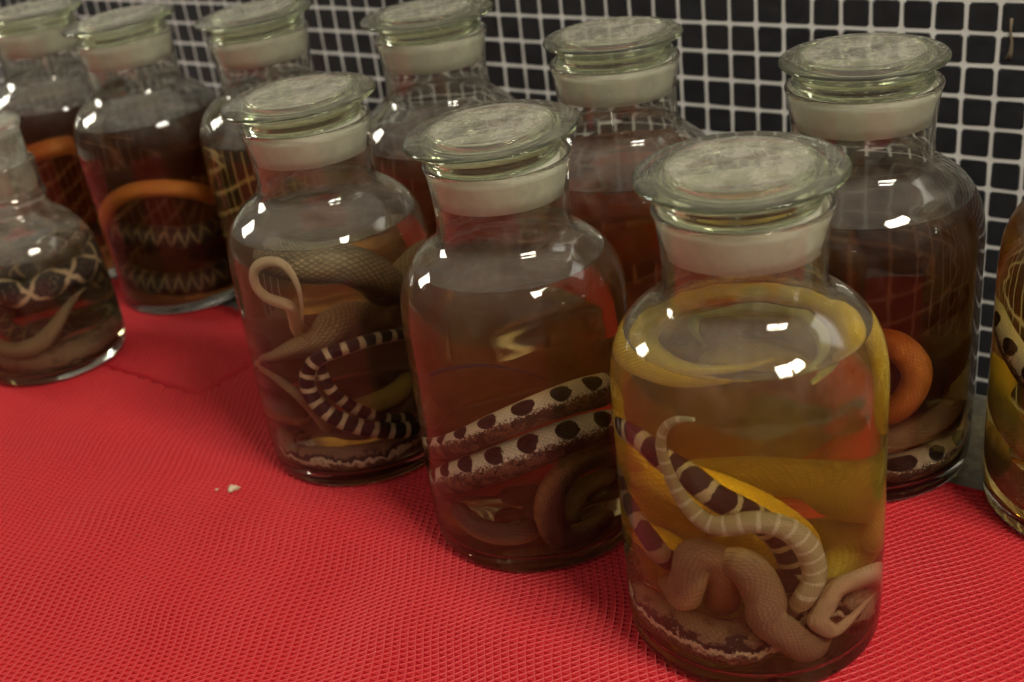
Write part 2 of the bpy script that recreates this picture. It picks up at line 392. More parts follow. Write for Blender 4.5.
def lattice(name, inside, bounds, mat, ztop, rot, depth=0.0022, seed=0.0, amp=0.0009):
    A, B = 0.0064, 0.0055
    ca, sa = math.cos(rot), math.sin(rot)
    x0, x1, y0, y1 = bounds
    R = max(abs(x0), abs(x1), abs(y0), abs(y1)) * 1.5
    ni = int(R / A) + 1; nj = int(R / B) + 2
    I, J = np.meshgrid(np.arange(-ni, ni), np.arange(-nj, nj), indexing='ij')
    def pos(i, j):
        lx = i * A; ly = (j + 0.5 * (i % 2)) * B
        return lx, ly
    def tri(di):   # two triangles per node, di=0: pointing right, 1: pointing left
        i, j = I.ravel(), J.ravel()
        par = i % 2
        if di == 0:   # (i,j),(i,j+1),(i+1, mid)
            return [pos(i, j), pos(i + 1, j + par), pos(i, j + 1)]
        return [pos(i, j), pos(i - 1, j + par), pos(i, j + 1)]
    P = []
    for di in (0, 1):
        t = tri(di)
        if di == 1: t = [t[0], t[2], t[1]]
        P.append(np.stack([np.stack(q, -1) for q in t], 1))
    KD = np.concatenate([np.zeros(len(P[0]), int), np.ones(len(P[1]), int)])
    P = np.concatenate(P, 0)            # (n,3,2)
    cx, cy = (x0 + x1) / 2, (y0 + y1) / 2
    X = P[..., 0] * ca - P[..., 1] * sa; Y = P[..., 0] * sa + P[..., 1] * ca
    X = X + cx; Y = Y + cy
    # gentle stretching of the weave
    dx = 0.0030 * np.sin(X * 31 + 1.3 * np.sin(Y * 17)) + 0.0016 * np.sin(Y * 53 + X * 21)
    dy = 0.0030 * np.sin(Y * 27 + 1.1 * np.sin(X * 23) + 2) + 0.0014 * np.sin(X * 61 - Y * 13)
    X = X + dx; Y = Y + dy
    keep = inside(X, Y).all(1)
    X, Y = X[keep], Y[keep]
    n = len(X)
    Pt = np.stack([X, Y], -1)
    cen = Pt.mean(1, keepdims=True)
    kind = KD[keep]; rg = np.random.default_rng(5)
    dp = (depth * np.where(kind == 0, 1.35, 0.40) * rg.uniform(.75, 1.1, n))[:, None]
    top_in = cen + (Pt - cen) * np.where(kind == 0, 0.80, 0.62)[:, None, None]
    bot_in = cen + (Pt - cen) * np.where(kind == 0, 0.45, 0.25)[:, None, None]
    def zz(p): return ztop - amp * (1 + np.sin(p[..., 0] * 24 + 2 * np.sin(p[..., 1] * 19 + seed)) * np.sin(p[..., 1] * 29 + seed)) * 0.5
    z0_ = zz(Pt); 
    V = np.empty((n, 9, 3), np.float32)
    V[:, 0:3, :2] = Pt; V[:, 0:3, 2] = z0_
    V[:, 3:6, :2] = top_in; V[:, 3:6, 2] = zz(top_in) - 0.0005
    V[:, 6:9, :2] = bot_in; V[:, 6:9, 2] = zz(bot_in) - dp
    loops = []
    for a in range(3):
        c = (a + 1) % 3
        loops += [[a, c, 3 + c, 3 + a], [3 + a, 3 + c, 6 + c, 6 + a]]
    q = np.array(loops).ravel()         # 24 loop verts
    q = np.concatenate([q, [6, 7, 8]])
    L = (np.arange(n)[:, None] * 9 + q[None]).astype(np.int32).ravel()
    sizes = np.tile([4] * 6 + [3], n); starts = np.concatenate([[0], np.cumsum(sizes)[:-1]]).astype(np.int32)
    me = bpy.data.meshes.new(name)
    me.vertices.add(n * 9); me.vertices.foreach_set('co', V.ravel())
    me.loops.add(len(L)); me.loops.foreach_set('vertex_index', L)
    me.polygons.add(len(starts)); me.polygons.foreach_set('loop_start', starts)
    me.polygons.foreach_set('use_smooth', np.zeros(len(starts), bool))
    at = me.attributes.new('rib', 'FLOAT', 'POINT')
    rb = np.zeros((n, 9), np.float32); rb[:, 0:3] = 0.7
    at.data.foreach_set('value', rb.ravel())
    me.materials.append(mat); me.update(calc_edges=True)
    o = bpy.data.objects.new(name, me); C.objects.link(o)
    return o

CO_U = None
def dist_wall(X, Y): return (X - W0.x) * WN.x + (Y - W0.y) * WN.y
def along(X, Y): return (X - W0.x) * WU.x + (Y - W0.y) * WU.y
U_CORNER = along(-0.343, 1.151)
def in_front(X, Y):
    d, u = dist_wall(X, Y), along(X, Y)
    return (d > -1.32) & (d < -0.360) & ((d < -0.541) | (u > U_CORNER - .003)) & (u > -1.35) & (u < 0.92) & (Y > 0.12)
def in_back(X, Y):
    d, u = dist_wall(X, Y), along(X, Y)
    return (d < -0.360) & (d > -0.560) & (u < U_CORNER - 0.0086) & (u > -1.5)
MAT_ROT = math.radians(-7)
mf = lattice('mat', in_front, (-1.2, 1.2, 0.0, 1.8), M_MAT, 0.0, MAT_ROT, 0.0017, amp=0.0006)
tag(mf, 'red open-weave vinyl mat filling the foreground under the jars', 'mat')
mb = lattice('mat', in_back, (-1.3, 0.1, 0.9, 2.2), M_MAT2, -0.0036, MAT_ROT, 0.0012, seed=2.0, amp=0.0003)
tag(mb, 'second red mat in shade behind the seam at left, under the rear left jars', 'mat')

def hem(name, u_a, u_b, d_a, d_b, z0, z1, mat, par):
    n_ = 40; V = []; F = []
    for i in range(n_ + 1):
        t = i / n_
        if abs(u_b - u_a) > abs(d_b - d_a): q = [(u_a + (u_b - u_a) * t, d) for d in (d_a, d_b)]
        else: q = [(u, d_a + (d_b - d_a) * t) for u in (u_a, u_b)]
        w = .0006 * math.sin(i * .9) + .0004 * math.sin(i * 2.3)
        for (u, d) in q:
            for z in (z0, z1): V.append(wall_pt(u + w, d + w, z))
    for i in range(n_):
        a, c = i * 4, i * 4 + 4
        F += [(a + 1, c + 1, c + 3, a + 3), (a, a + 2, c + 2, c), (a, c, c + 1, a + 1), (a + 2, a + 3, c + 3, c + 2)]
    F += [(0, 1, 3, 2), (n_ * 4, n_ * 4 + 2, n_ * 4 + 3, n_ * 4 + 1)]
    return mesh_obj(name, V, F, mat, par, smooth=False)
hem('hem', -1.35, U_CORNER, -.5430, -.5375, -.0018, -.0002, M_MAT, mf)
hem('hem', U_CORNER - .004, U_CORNER + .0015, -.5400, -.360, -.0018, -.0002, M_MAT, mf)
hem('hem', U_CORNER, .92, -.3650, -.3600, -.0018, -.0002, M_MAT, mf)
hem('hem', U_CORNER - .0135, U_CORNER - .0085, -.538, -.360, -.0050, -.0034, M_MAT2, mb)
# ------------------------------------------------------------------ jars
OUT = [(0.0, .0035), (.040, .0030), (.068, .0020), (.078, .0002), (.0845, .0005), (.0888, .0038), (.0903, .0100), (.0910, .022), (.0916, .050), (.0918, .100),
       (.0917, .150), (.0917, .195), (.0913, .209), (.0893, .2245), (.0848, .2375), (.0780, .2480), (.0695, .2560), (.0615, .2620), (.0555, .2680), (.0530, .2745),
       (.0525, .284), (.0527, .294), (.0530, .2985), (.0540, .310), (.0553, .320), (.0566, .3245), (.0572, .3268), (.0568, .3284)]
INN = [(.0552, .3288), (.0538, .3275), (.0528, .320), (.0515, .308), (.0502, .2975), (.0498, .284), (.0502, .2735), (.0530, .2650), (.0592, .2588), (.0675, .2527),
       (.0757, .2450), (.0822, .2350), (.0864, .2230), (.0884, .208), (.0887, .195), (.0887, .150), (.0887, .100), (.0884, .050), (.0876, .024), (.0856, .0165), (.080, .0122), (.070, .0110), (.040, .0118), (0.0, .0125)]
LID = [(0.0, .0080), (.030, .0079), (.0425, .0083), (.0455, .0088), (.0478, .0080), (.0560, .0070), (.0625, .0054), (.0650, .0040), (.0655, .0027), (.0648, .0014), (.0615, .0006),
       (.0540, .0002), (.0505, -.0012), (.0490, -.0052), (.0492, -.0090), (.0512, -.0108), (.0517, -.0125), (.0510, -.0145), (.0502, -.0160),
       (.0500, -.0170), (.0460, -.0170), (.0450, -.0100), (.0445, -.0020), (.0420, .0020), (.034, .0034), (.018, .0038), (0.0, .0040)]
PLUG = [(.0500, -.0172), (.0496, -.024), (.0486, -.036), (.0480, -.0425), (.0472, -.0440), (.0458, -.0435), (.0452, -.041), (.0454, -.030), (.0458, -.0172)]

JARS = []
def inner_profile(zmax):
    """inner wall of the jar from the bottom up to height zmax (unit jar)"""
    pr = smooth_profile(INN[6:], 4)[::-1]     # rises from the bottom centre
    out = []
    for (r0, z0), (r1, z1) in zip(pr[:-1], pr[1:]):
        out.append((r0, z0))
        if z1 >= zmax > z0 and r0 > 0.03:
            t = (zmax - z0) / (z1 - z0); out.append((r0 + (r1 - r0) * t, zmax)); break
    return out

def make_jar(x, y, s, zs, level, liq, label, group=None, lid=(0, 0, 0), lid_s=1.0, lean=0.0, z0=0.0002):
    t = bpy.data.objects.new('specimen_jar', None); C.objects.link(t); t.location = (x, y, z0); t.rotation_euler = (0, math.radians(lean), 0)
    tag(t, label, 'jar', group)
    po, pi_ = smooth_profile(OUT, 3), smooth_profile(INN, 3)
    lv = level / zs
    k = next(i for i, (r_, z_) in enumerate(pi_) if z_ < lv)     # put a ring exactly at the liquid's edge
    (ra, za), (rb, zb_) = pi_[k - 1], pi_[k]; tt = (za - lv) / (za - zb_)
    pi_.insert(k, (ra + (rb - ra) * tt, lv))
    lathe('jar_body', po + pi_, M_GLASS, t, sr=s, sz=zs, wet=(len(po) + k, None))
    # ground band lining the mouth, between glass and stopper
    band = [(.0501, .2990), (.0513, .3080), (.0526, .3195), (.0530, .3240), (.0524, .3240), (.0519, .3195), (.0506, .3080), (.0496, .2990)]
    bandw = [(r - 0.0004, z) for r, z in band]
    lathe('ground_collar', bandw, M_FROST, t, closed=True, sr=s, sz=zs)
    st = lathe('stopper', smooth_profile([(r * lid_s if r > .053 else r, z) for r, z in LID], 3)[::-1], M_LID, t, sr=s)
    st.location = (lid[0], lid[1], 0.3270 * zs + 0.0172)
    st.rotation_euler = (math.radians(lid[2]) if len(lid) > 2 else 0, math.radians(lid[3]) if len(lid) > 3 else 0, 0)
    pg = [(r - .0004, z) for r, z in PLUG]
    pl = lathe('ground_plug', pg[::-1], M_PLUG, st, closed=True, sr=s)
    # liquid, wetting the glass
    ip = inner_profile(level / zs)
    ip = [(r + (0.00025 if r > .01 else 0), z - (0.0002 if z < .02 else 0)) for r, z in ip]
    rt, zt = ip[-1]
    ks = len(ip) - 1
    ip += [(rt - .0010, zt - .0012), (rt - .0025, zt - .0021), (rt - .006, zt - .0026), (rt - .02, zt - .0027), (0.0, zt - .0027)]
    lathe('liquid', ip, liq, t, sr=s, sz=zs, surf=ks)
    J = dict(x=x, y=y, s=s, zs=zs, lx=math.sin(math.radians(lean)), R=.0917 * s, Ri=.0884 * s, level=level - .0045 * zs, zb=.0125)
    JARS.append(J)
    return J

# pixel ray -> point inside a jar, bent at the glass like the light itself
def ray_dir(px, py): return (FWD + RIGHT * ((px - 512) / F_PX) - UP * ((py - 341) / F_PX)).normalized()
def cyl_hit(o, d, J, R, first=True):
    ox, oy = o.x - J['x'], o.y - J['y']
    a = d.x ** 2 + d.y ** 2; b_ = ox * d.x + oy * d.y; c = ox * ox + oy * oy - R * R
    q = b_ * b_ - a * c
    if q < 0: return -b_ / a, False
    return (-b_ - math.sqrt(q)) / a if first else (-b_ + math.sqrt(q)) / a, True
def inside_pt(J, px, py, depth, r):
    o = Vector((0, 0, CAM_H)); d = ray_dir(px, py)
    t, ok = cyl_hit(o, d, J, J['R']); P = o + d * t
    if ok:
        n = Vector((P.x - J['x'], P.y - J['y'], 0)).normalized(); eta = 1 / 1.355
        c = -n.dot(d); k = 1 - eta * eta * (1 - c * c); d2 = (d * eta + n * (eta * c - math.sqrt(k))).normalized()
    else: d2 = d
    R2 = J['Ri'] - r - 0.0012
    ta, oka = cyl_hit(P, d2, J, R2); tb, _ = cyl_hit(P, d2, J, R2, False)
    Q = P + d2 * (ta + (tb - ta) * depth if oka else ta)
    return clamp_pt(J, Q, r)
def rin(z):
    for (r0, z0), (r1, z1) in zip(INN[5:15], INN[6:16]):
        if z1 <= z <= z0: return r1 + (r0 - r1) * (z - z1) / max(z0 - z1, 1e-6)
    return .0884
def clamp_pt(J, Q, r):
    cx = J['x'] + Q.z * J.get('lx', 0.0)
    v = Vector((Q.x - cx, Q.y - J['y'], 0)); lim = J['Ri'] - r - 0.0012
    zmin = J['zb'] + r + 0.001
    if 'zs' in J:      # the shoulder closes in
        zt = (min(Q.z, J['level'] - r) + r * .8) / J['zs']
        if zt > .19: lim = min(lim, rin(zt) * J['s'] - r - .0012)
    if Q.z < zmin + .01: lim -= 0.004 * (1 - max(0, (Q.z - zmin)) / .01)
    if v.length > lim: v = v.normalized() * lim
    return Vector((cx + v.x, J['y'] + v.y, min(max(Q.z, zmin), J['level'] - r * 1.04 - .001)))
def polar_pt(J, ang, rad, z, r):
    """ang: degrees, 0 faces the camera, +90 to its right"""
    c = Vector((-J['x'], -J['y'], 0)).normalized(); rt = Vector((-c.y, c.x, 0))
    a = math.radians(ang)
    return clamp_pt(J, Vector((J['x'], J['y'], z)) + c * (math.cos(a) * rad) + rt * (math.sin(a) * rad), r)

def catmull(P, step=0.003):
    out = []
    n = len(P)
    for i in range(n - 1):
        p0, p1, p2, p3 = P[max(i - 1, 0)], P[i], P[i + 1], P[min(i + 2, n - 1)]
        k = max(2, int((p2[:3] - p1[:3]).__abs__().max() / step)) if False else max(2, int(np.linalg.norm(p2[:3] - p1[:3]) / step))
        for j in range(k):
            t = j / k
            out.append(0.5 * (2 * p1 + (p2 - p0) * t + (2 * p0 - 5 * p1 + 4 * p2 - p3) * t * t + (3 * p1 - p0 - 3 * p2 + p3) * t ** 3))
    out.append(P[-1])
    return np.array(out)

PENDING = {}
def snake(J, spec, mat, label, ref='cam', head=None, tail=None, flat=0.92, sides=20, roll=0.0, group=None, u_off=0.0, cat='snake', mob=1.0):
    """spec: (px, py, depth, r_mm) or ('p', ang, rad, z, r_mm)"""
    K = []
    for q in spec:
        if q[0] == 'p': r = q[4] / 1000; v = polar_pt(J, q[1], q[2], q[3], r)
        else: r = q[3] / 1000; v = inside_pt(J, q[0], q[1], q[2], r)
        K.append(np.array([v.x, v.y, v.z, r]))
    P = catmull(K)
    # keep the whole body inside the liquid
    for i in range(len(P)):
        v = clamp_pt(J, Vector(P[i, :3]), P[i, 3]); P[i, :3] = v
    for _ in range(3):
        P[1:-1, :3] = P[1:-1, :3] * .5 + (P[:-2, :3] + P[2:, :3]) * .25
    r0 = K[0][3]
    PENDING.setdefault(id(J), (J, []))[1].append([P, mob, dict(r0=r0, mat=mat, label=label, ref=ref, head=head, tail=tail, flat=flat, sides=sides, roll=roll, group=group, u_off=u_off, cat=cat)])

def settle(J, items, rounds=110):
    """bodies give way to one another until none runs through another"""
    idx = np.concatenate([[k] * len(it[0]) for k, it in enumerate(items)])
    X = np.concatenate([it[0][:, :3] for it in items]); r = np.concatenate([it[0][:, 3] for it in items])
    mob = np.concatenate([[it[1]] * len(it[0]) for it in items])
    view = np.array([J['x'], J['y'], -.45]); view /= np.linalg.norm(view)
    other = idx[:, None] != idx[None, :]
    rs = (r[:, None] + r[None, :]) * 1.03 + .0004
    wgt = mob[:, None] / (mob[:, None] + mob[None, :])
    for it_ in range(rounds):
        D = X[:, None] - X[None]; dist = np.linalg.norm(D, axis=2) + 1e-6
        pen = np.where(other & (dist < rs), rs - dist, 0)
        if pen.max() < 2e-4: break
        n = D / dist[..., None]
        al = (n @ view)[..., None] * view
        n = n * .55 + al * .9            # rather nearer or farther than sideways
        w = pen * wgt
        push = (n * w[..., None]).sum(1); cnt = np.maximum((pen > 0).sum(1), 1) ** .6
        push /= cnt[:, None]
        for k in range(len(items)):
            m = idx == k; q = push[m]
            for _ in range(4): q = np.concatenate([q[:1], (q[:-2] + 2 * q[1:-1] + q[2:]) / 4, q[-1:]])
            X[m] += q * 1.3
        for i in range(len(X)):
            X[i] = clamp_pt(J, Vector(X[i]), r[i])
    k0 = 0
    for it in items:
        n_ = len(it[0]); it[0][:, :3] = X[k0:k0 + n_]; k0 += n_
        P = it[0]
        for _ in range(4): P[1:-1, :3] = P[1:-1, :3] * .5 + (P[:-2, :3] + P[2:, :3]) * .25

def grow(J, P, r0, mat, label, ref, head, tail, flat, sides, roll, group, u_off, cat):
    K = [[0, 0, 0, r0]]
    S = np.concatenate([[0], np.cumsum(np.linalg.norm(np.diff(P[:, :3], axis=0), axis=1))]); Lt = S[-1]
    R = P[:, 3].copy()
    for i, s_ in enumerate(S):
        for end, dist in ((head, s_), (tail, Lt - s_)):
            if end == 'head':
                hl = K[0][3] * 4.2; x = dist / hl
                if x < 1: R[i] *= (math.sqrt(max(0, 1 - (1 - min(x / .28, 1)) ** 2)) * .72 + .0) if x < .28 else (.72 + .40 * math.sin((x - .28) / .72 * PI) if x < .9 else .86)
                elif x < 1.5: R[i] *= .86 + .14 * (x - 1) / .5
            elif end == 'tail':
                tl = min(.11, Lt * .45); x = dist / tl
                if x < 1: R[i] *= .30 + .70 * x ** .8
            rr_ = 1 if end else 0
            if end is None:   # rounded, tucked-away end
                x = dist / max(R[i], 1e-4)
                if x < 1: R[i] *= math.sqrt(max(.02, 1 - (1 - x) ** 2))
    V = []; Fc = []; UV = []
    T = np.gradient(P[:, :3], axis=0); T /= np.linalg.norm(T, axis=1)[:, None]
    prev = None; n = len(P)
    camp = np.array([0, 0, CAM_H])
    for i in range(n):
        if ref == 'cam': rv = camp - P[i, :3]; rv = rv / np.linalg.norm(rv) + np.array([0, 0, .5])
        elif ref == 'up': rv = np.array([0, 0, 1.0])
        elif ref == 'out': rv = np.array([P[i, 0] - J['x'], P[i, 1] - J['y'], 0.02])
        else: rv = np.array(ref, float)
        if prev is not None: rv = rv / np.linalg.norm(rv) * .35 + prev
        N = rv - T[i] * rv.dot(T[i]); N /= max(np.linalg.norm(N), 1e-6); prev = N
        B = np.cross(T[i], N)
        for k in range(sides):
            a = 2 * PI * k / sides - PI      # seam on the belly
            aa = a + roll
            f = flat if abs(a) > 2.2 else 1.0
            V.append(P[i, :3] + (N * math.cos(aa) * f + B * math.sin(aa)) * R[i])
    for i in range(n - 1):
        for k in range(sides):
            k2 = (k + 1) % sides
            Fc.append((i * sides + k, (i + 1) * sides + k, (i + 1) * sides + k2, i * sides + k2))
            va, vb = -1 + 2 * k / sides, -1 + 2 * (k + 1) / sides
            UV += [(S[i] + u_off, va), (S[i + 1] + u_off, va), (S[i + 1] + u_off, vb), (S[i] + u_off, vb)]
    for i, rev in ((0, False), (n - 1, True)):
        ci = len(V); V.append(P[i, :3] + T[i] * (R[i] * (-.5 if i == 0 else .5)))
        for k in range(sides):
            k2 = (k + 1) % sides
            f_ = (ci, i * sides + k, i * sides + k2) if not rev else (ci, i * sides + k2, i * sides + k)
            Fc.append(f_); UV += [(S[i] + u_off, 0), (S[i] + u_off, -1 + 2 * k / sides), (S[i] + u_off, -1 + 2 * (k + 1) / sides)]
    base = np.array(P[n // 2, :3])
    V = [np.asarray(v) - base for v in V]
    o = mesh_obj('preserved_snake', V, Fc, mat, None, uvs=UV); o.location = base
    tag(o, label, cat, group)
    if head == 'head':
        for sg in (-1, 1):
            i = max(1, int(np.searchsorted(S, K[0][3] * 4.2 * .42)))
            c = np.array(P[i, :3]) - base; rr_ = R[i]
            idx = int((sides * (0.5 + sg * .17))) % sides
            d = V[i * sides + idx] - c
            eye_v, eye_f = [], []
            er = K[0][3] * .17
            for a in range(6):
                for b_ in range(8):
                    th, ph = PI * a / 5, 2 * PI * b_ / 8
                    eye_v.append(c + d * .95 + er * np.array([math.sin(th) * math.cos(ph), math.sin(th) * math.sin(ph), math.cos(th)]))
            for a in range(5):
                for b_ in range(8): eye_f.append((a * 8 + b_, a * 8 + (b_ + 1) % 8, (a + 1) * 8 + (b_ + 1) % 8, (a + 1) * 8 + b_))
            mesh_obj('eye', eye_v, eye_f, M_EYE, o)
    return o
b = NB('snake_eye'); M_EYE = b.end(b.bsdf((0.35, 0.36, 0.36), 0.2).outputs[0])

#LEVELS
LQ_YEL = liquid_mat('yellow_liquor', (0.88, 0.66, 0.16), (0.98, 0.70, 0.20), 2.2)
LQ_RED = liquid_mat('red_brown_liquor', (0.58, 0.32, 0.11), (0.97, 0.50, 0.24), 2.6)
LQ_PUR = liquid_mat('pale_brown_liquor', (0.56, 0.37, 0.22), (0.95, 0.66, 0.42), 2.0)
LQ_DARK = liquid_mat('dark_amber_liquor', (0.19, 0.050, 0.011), (0.98, 0.38, 0.10), 2.0)
LQ_DARK2 = liquid_mat('dark_red_liquor', (0.30, 0.070, 0.020), (0.98, 0.40, 0.13), 3.5)
LQ_ORG = liquid_mat('orange_liquor', (0.55, 0.28, 0.06))
LQ_GOLD = liquid_mat('gold_liquor', (0.62, 0.42, 0.10))
LQ_PALE = liquid_mat('pale_olive_liquor', (0.30, 0.24, 0.09))

def level_at(x, y, s, px, py):
    J = dict(x=x, y=y); o = Vector((0, 0, CAM_H)); d = ray_dir(px, py)
    t, _ = cyl_hit(o, d, J, .0917 * s); return (o + d * t).z

SPEC = {
 1: (0.1533, 0.6963, 1.000, .988, (745, 393), LQ_YEL, 'nearest glass jar, clear yellow liquor with striped and pink snakes, loose stopper'),
 2: (0.0056, 0.8550, 0.980, .980, (510, 303), LQ_RED, 'glass jar just left of the nearest one, black-spotted white snake in red-brown liquor'),
 3: (-0.1533, 1.0163, 0.994, .985, (330, 252), LQ_PUR, 'glass jar third from the right in the front row, with a curled cream tail inside'),
 4: (0.2929, 0.8946, 1.043, 1.007, (830, 236), LQ_DARK, 'large jar of dark amber liquor behind the nearest jar, in front of the tiled wall'),
 5: (0.1208, 1.0491, 1.011, 1.018, (620, 196), LQ_DARK2, 'back-row jar of red liquor seen between the two nearest jars, stopper against black tiles'),
 6: (-0.0436, 1.2392, 1.016, 1.023, (410, 162), LQ_DARK2, 'back-row jar of red liquor standing behind the left shoulder of the spotted-snake jar'),
 7: (-0.2340, 1.3800, 1.020, 1.010, (250, 150), LQ_ORG, 'back-row jar with orange-brown liquor half hidden behind the jar with the curled cream tail'),
 8: (-0.4040, 1.4720, 1.030, 1.010, (140, 128), LQ_DARK, 'back-row jar holding an orange looped snake in dark liquor, second from the left edge'),
 9: (-0.5650, 1.6150, 1.020, 1.010, (50, 112), LQ_DARK, 'jar of very dark liquor farthest back at the left edge'),
 10: (0.4550, 0.7750, 1.000, 1.000, (1060, 250), LQ_GOLD, 'jar of golden liquor cut off by the right edge of the photo'),
}
LIDS = {1: (-.0005, .003, 1.5, -1.0), 2: (-.002, .002, 1.2, -2.2), 3: (-.002, .002, 1.0, -1.5), 4: (0, .001, 1.0, -.5), 5: (0, .001, .5, -.5), 6: (-.001, 0, .5, -1.0), 7: (0, 0, .5, -1), 8: (0, 0, .3, -1), 9: (0, 0, 0, 0), 10: (0, 0, 0, 0)}
JJ = {}
EXTRA = {1: dict(lid_s=1.02), 2: dict(lid_s=1.03), 3: dict(lid_s=1.03), 4: dict(lid_s=.93), 5: dict(lid_s=.93), 6: dict(lid_s=1.03), 7: dict(lean=-1.4), 8: dict(lean=-2.3, z0=-.0034), 9: dict(lean=-.5, z0=-.0034)}
for k, (x, y, s, zs, lv, lq, lab) in SPEC.items():
    JJ[k] = make_jar(x, y, s, zs, level_at(x, y, s, *lv), lq, lab, 'stoppered glass jars of snake liquor', lid=LIDS[k], **EXTRA.get(k, {}))
# ------------------------------------------------------------------ snakes
CR = (0.62, 0.52, 0.34)
MS = dict(
 yellow=snake_mat('yellow_skin', 'plain', ((0.86, 0.58, 0.05), (0.92, 0.74, 0.18), (0.72, 0.46, 0.05))),
 olive=snake_mat('olive_skin', 'plain', ((0.50, 0.42, 0.10), (0.68, 0.58, 0.18), (0.34, 0.27, 0.07))),
 bars=snake_mat('dark_barred_skin', 'banded', ((0.035, 0.022, 0.032), (0.66, 0.56, 0.36), (0.50, 0.36, 0.16)), 0.0165, 0.80),
 lilac=snake_mat('lilac_barred_skin', 'banded', ((0.060, 0.035, 0.060), (0.48, 0.37, 0.26), (0.42, 0.28, 0.18)), 0.022, 0.72),
 tailband=snake_mat('pale_banded_skin', 'banded', ((0.56, 0.45, 0.22), (0.80, 0.72, 0.46), (0.66, 0.54, 0.32)), 0.010, 0.80, sc=.45),
 pink=snake_mat('pink_grey_skin', 'plain', ((0.36, 0.21, 0.11), (0.70, 0.52, 0.28), (0.15, 0.08, 0.05)), scale_size=.0030, sc=.5),
 loop=snake_mat('pink_brown_skin', 'plain', ((0.56, 0.37, 0.20), (0.70, 0.54, 0.36), (0.36, 0.22, 0.15))),
 mott=snake_mat('mottled_skin', 'mottled', ((0.30, 0.19, 0.11), (0.80, 0.68, 0.46), (0.025, 0.017, 0.015)), sc=.45),
 spot=snake_mat('spotted_skin', 'spotted', ((0.022, 0.014, 0.014), (0.88, 0.80, 0.62), (0.26, 0.14, 0.07)), 0.0245, 1.0),
 brown=snake_mat('brown_skin', 'plain', ((0.11, 0.060, 0.035), (0.50, 0.28, 0.12), (0.08, 0.045, 0.03)), scale_size=.0034),
 tan=snake_mat('tan_skin', 'plain', ((0.34, 0.25, 0.13), (0.50, 0.36, 0.18), (0.20, 0.13, 0.07)), scale_size=.003),
 purple=snake_mat('purple_brown_skin', 'plain', ((0.13, 0.070, 0.060), (0.32, 0.22, 0.15), (0.08, 0.045, 0.04))),
 bigscale=snake_mat('large_scaled_skin', 'plain', ((0.46, 0.36, 0.20), (0.050, 0.032, 0.022), (0.16, 0.11, 0.06)), scale_size=.0042, sc=.8),
 cream=snake_mat('cream_skin', 'plain', ((0.80, 0.60, 0.36), (0.88, 0.70, 0.46), (0.66, 0.46, 0.26))),
 blackbar=snake_mat('black_cream_barred_skin', 'banded', ((0.025, 0.018, 0.020), (0.70, 0.56, 0.34), (0.34, 0.24, 0.10)), 0.0145, 0.72),
 orange=snake_mat('orange_skin', 'plain', ((0.85, 0.30, 0.05), (0.90, 0.42, 0.10), (0.70, 0.22, 0.03))),
 diamond=snake_mat('diamond_skin', 'diamond', ((0.035, 0.025, 0.022), (0.62, 0.45, 0.28), (0.42, 0.28, 0.18)), 0.040, 0.6),
 netted=snake_mat('netted_skin', 'diamond', ((0.05, 0.035, 0.025), (0.34, 0.24, 0.11), (0.26, 0.17, 0.09)), 0.014, 0.6),
)
# --- nearest jar
J = JJ[1]
LJ = J['level']
snake(J, [('p', 25, .040, LJ - .010, 5), ('p', -8, .048, LJ - .010, 7), ('p', -45, .060, LJ - .011, 9), ('p', -90, .068, LJ - .013, 11), ('p', -140, .070, LJ - .014, 12), ('p', 170, .068, LJ - .014, 12), ('p', 125, .070, LJ - .016, 12), ('p', 100, .072, LJ - .03, 12), ('p', 92, .072, LJ - .055, 13), ('p', 105, .072, LJ - .08, 13)],
      MS['yellow'], 'yellow snake looped just under the surface of the nearest jar', ref='up', head='tail')
snake(J, [('p', -60, .030, LJ - .012, 4), ('p', -120, .040, LJ - .011, 6), ('p', 170, .038, LJ - .011, 7), ('p', 110, .045, LJ - .012, 7), ('p', 60, .055, LJ - .012, 6), ('p', 35, .062, LJ - .013, 4)],
      MS['olive'], 'thin olive tail curled inside the yellow loop at the surface of the nearest jar', ref='up', head='tail', tail='tail')
snake(J, [('p', 250, .070, LJ - .045, 11), ('p', 262, .072, LJ - .06, 13), ('p', 278, .070, LJ - .080, 16), (622, 462, .35, 17), (660, 478, .42, 18), (710, 496, .48, 18), (755, 520, .52, 18), (790, 560, .60, 18), (820, 590, .75, 16)],
      MS['yellow'], 'fat plain yellow snake slanting across the middle of the nearest jar', ref='up')
snake(J, [(655, 486, .94, 13), (700, 478, .97, 14), (760, 476, .97, 15), (830, 482, .95, 15), (880, 492, .80, 15), ('p', 105, .07, .085, 15), (870, 560, .30, 15)],
      MS['olive'], 'olive snake body lying across the back of the nearest jar', ref='up')
snake(J, [(612, 520, .20, 9), (625, 525, .25, 10), (660, 545, .35, 14), (690, 580, .75, 13), (640, 545, .75, 15), (625, 500, .6, 14), (655, 515, .60, 13), (720, 545, .72, 12)],
      MS['yellow'], 'lower yellow snake folded against the left side of the nearest jar', ref='up')
snake(J, [(612, 425, .12, 7.5), (632, 434, .06, 8.5), (655, 452, .05, 9.2), (682, 476, .05, 9.5), (715, 497, .07, 9.5), (748, 514, .14, 9.5), (778, 535, .18, 9), (795, 566, .20, 9), (797, 600, .22, 8.5), (785, 630, .30, 8)],
      MS['bars'], 'dark snake with narrow cream bars running diagonally through the nearest jar', ref='cam', tail=None, mob=0.25)
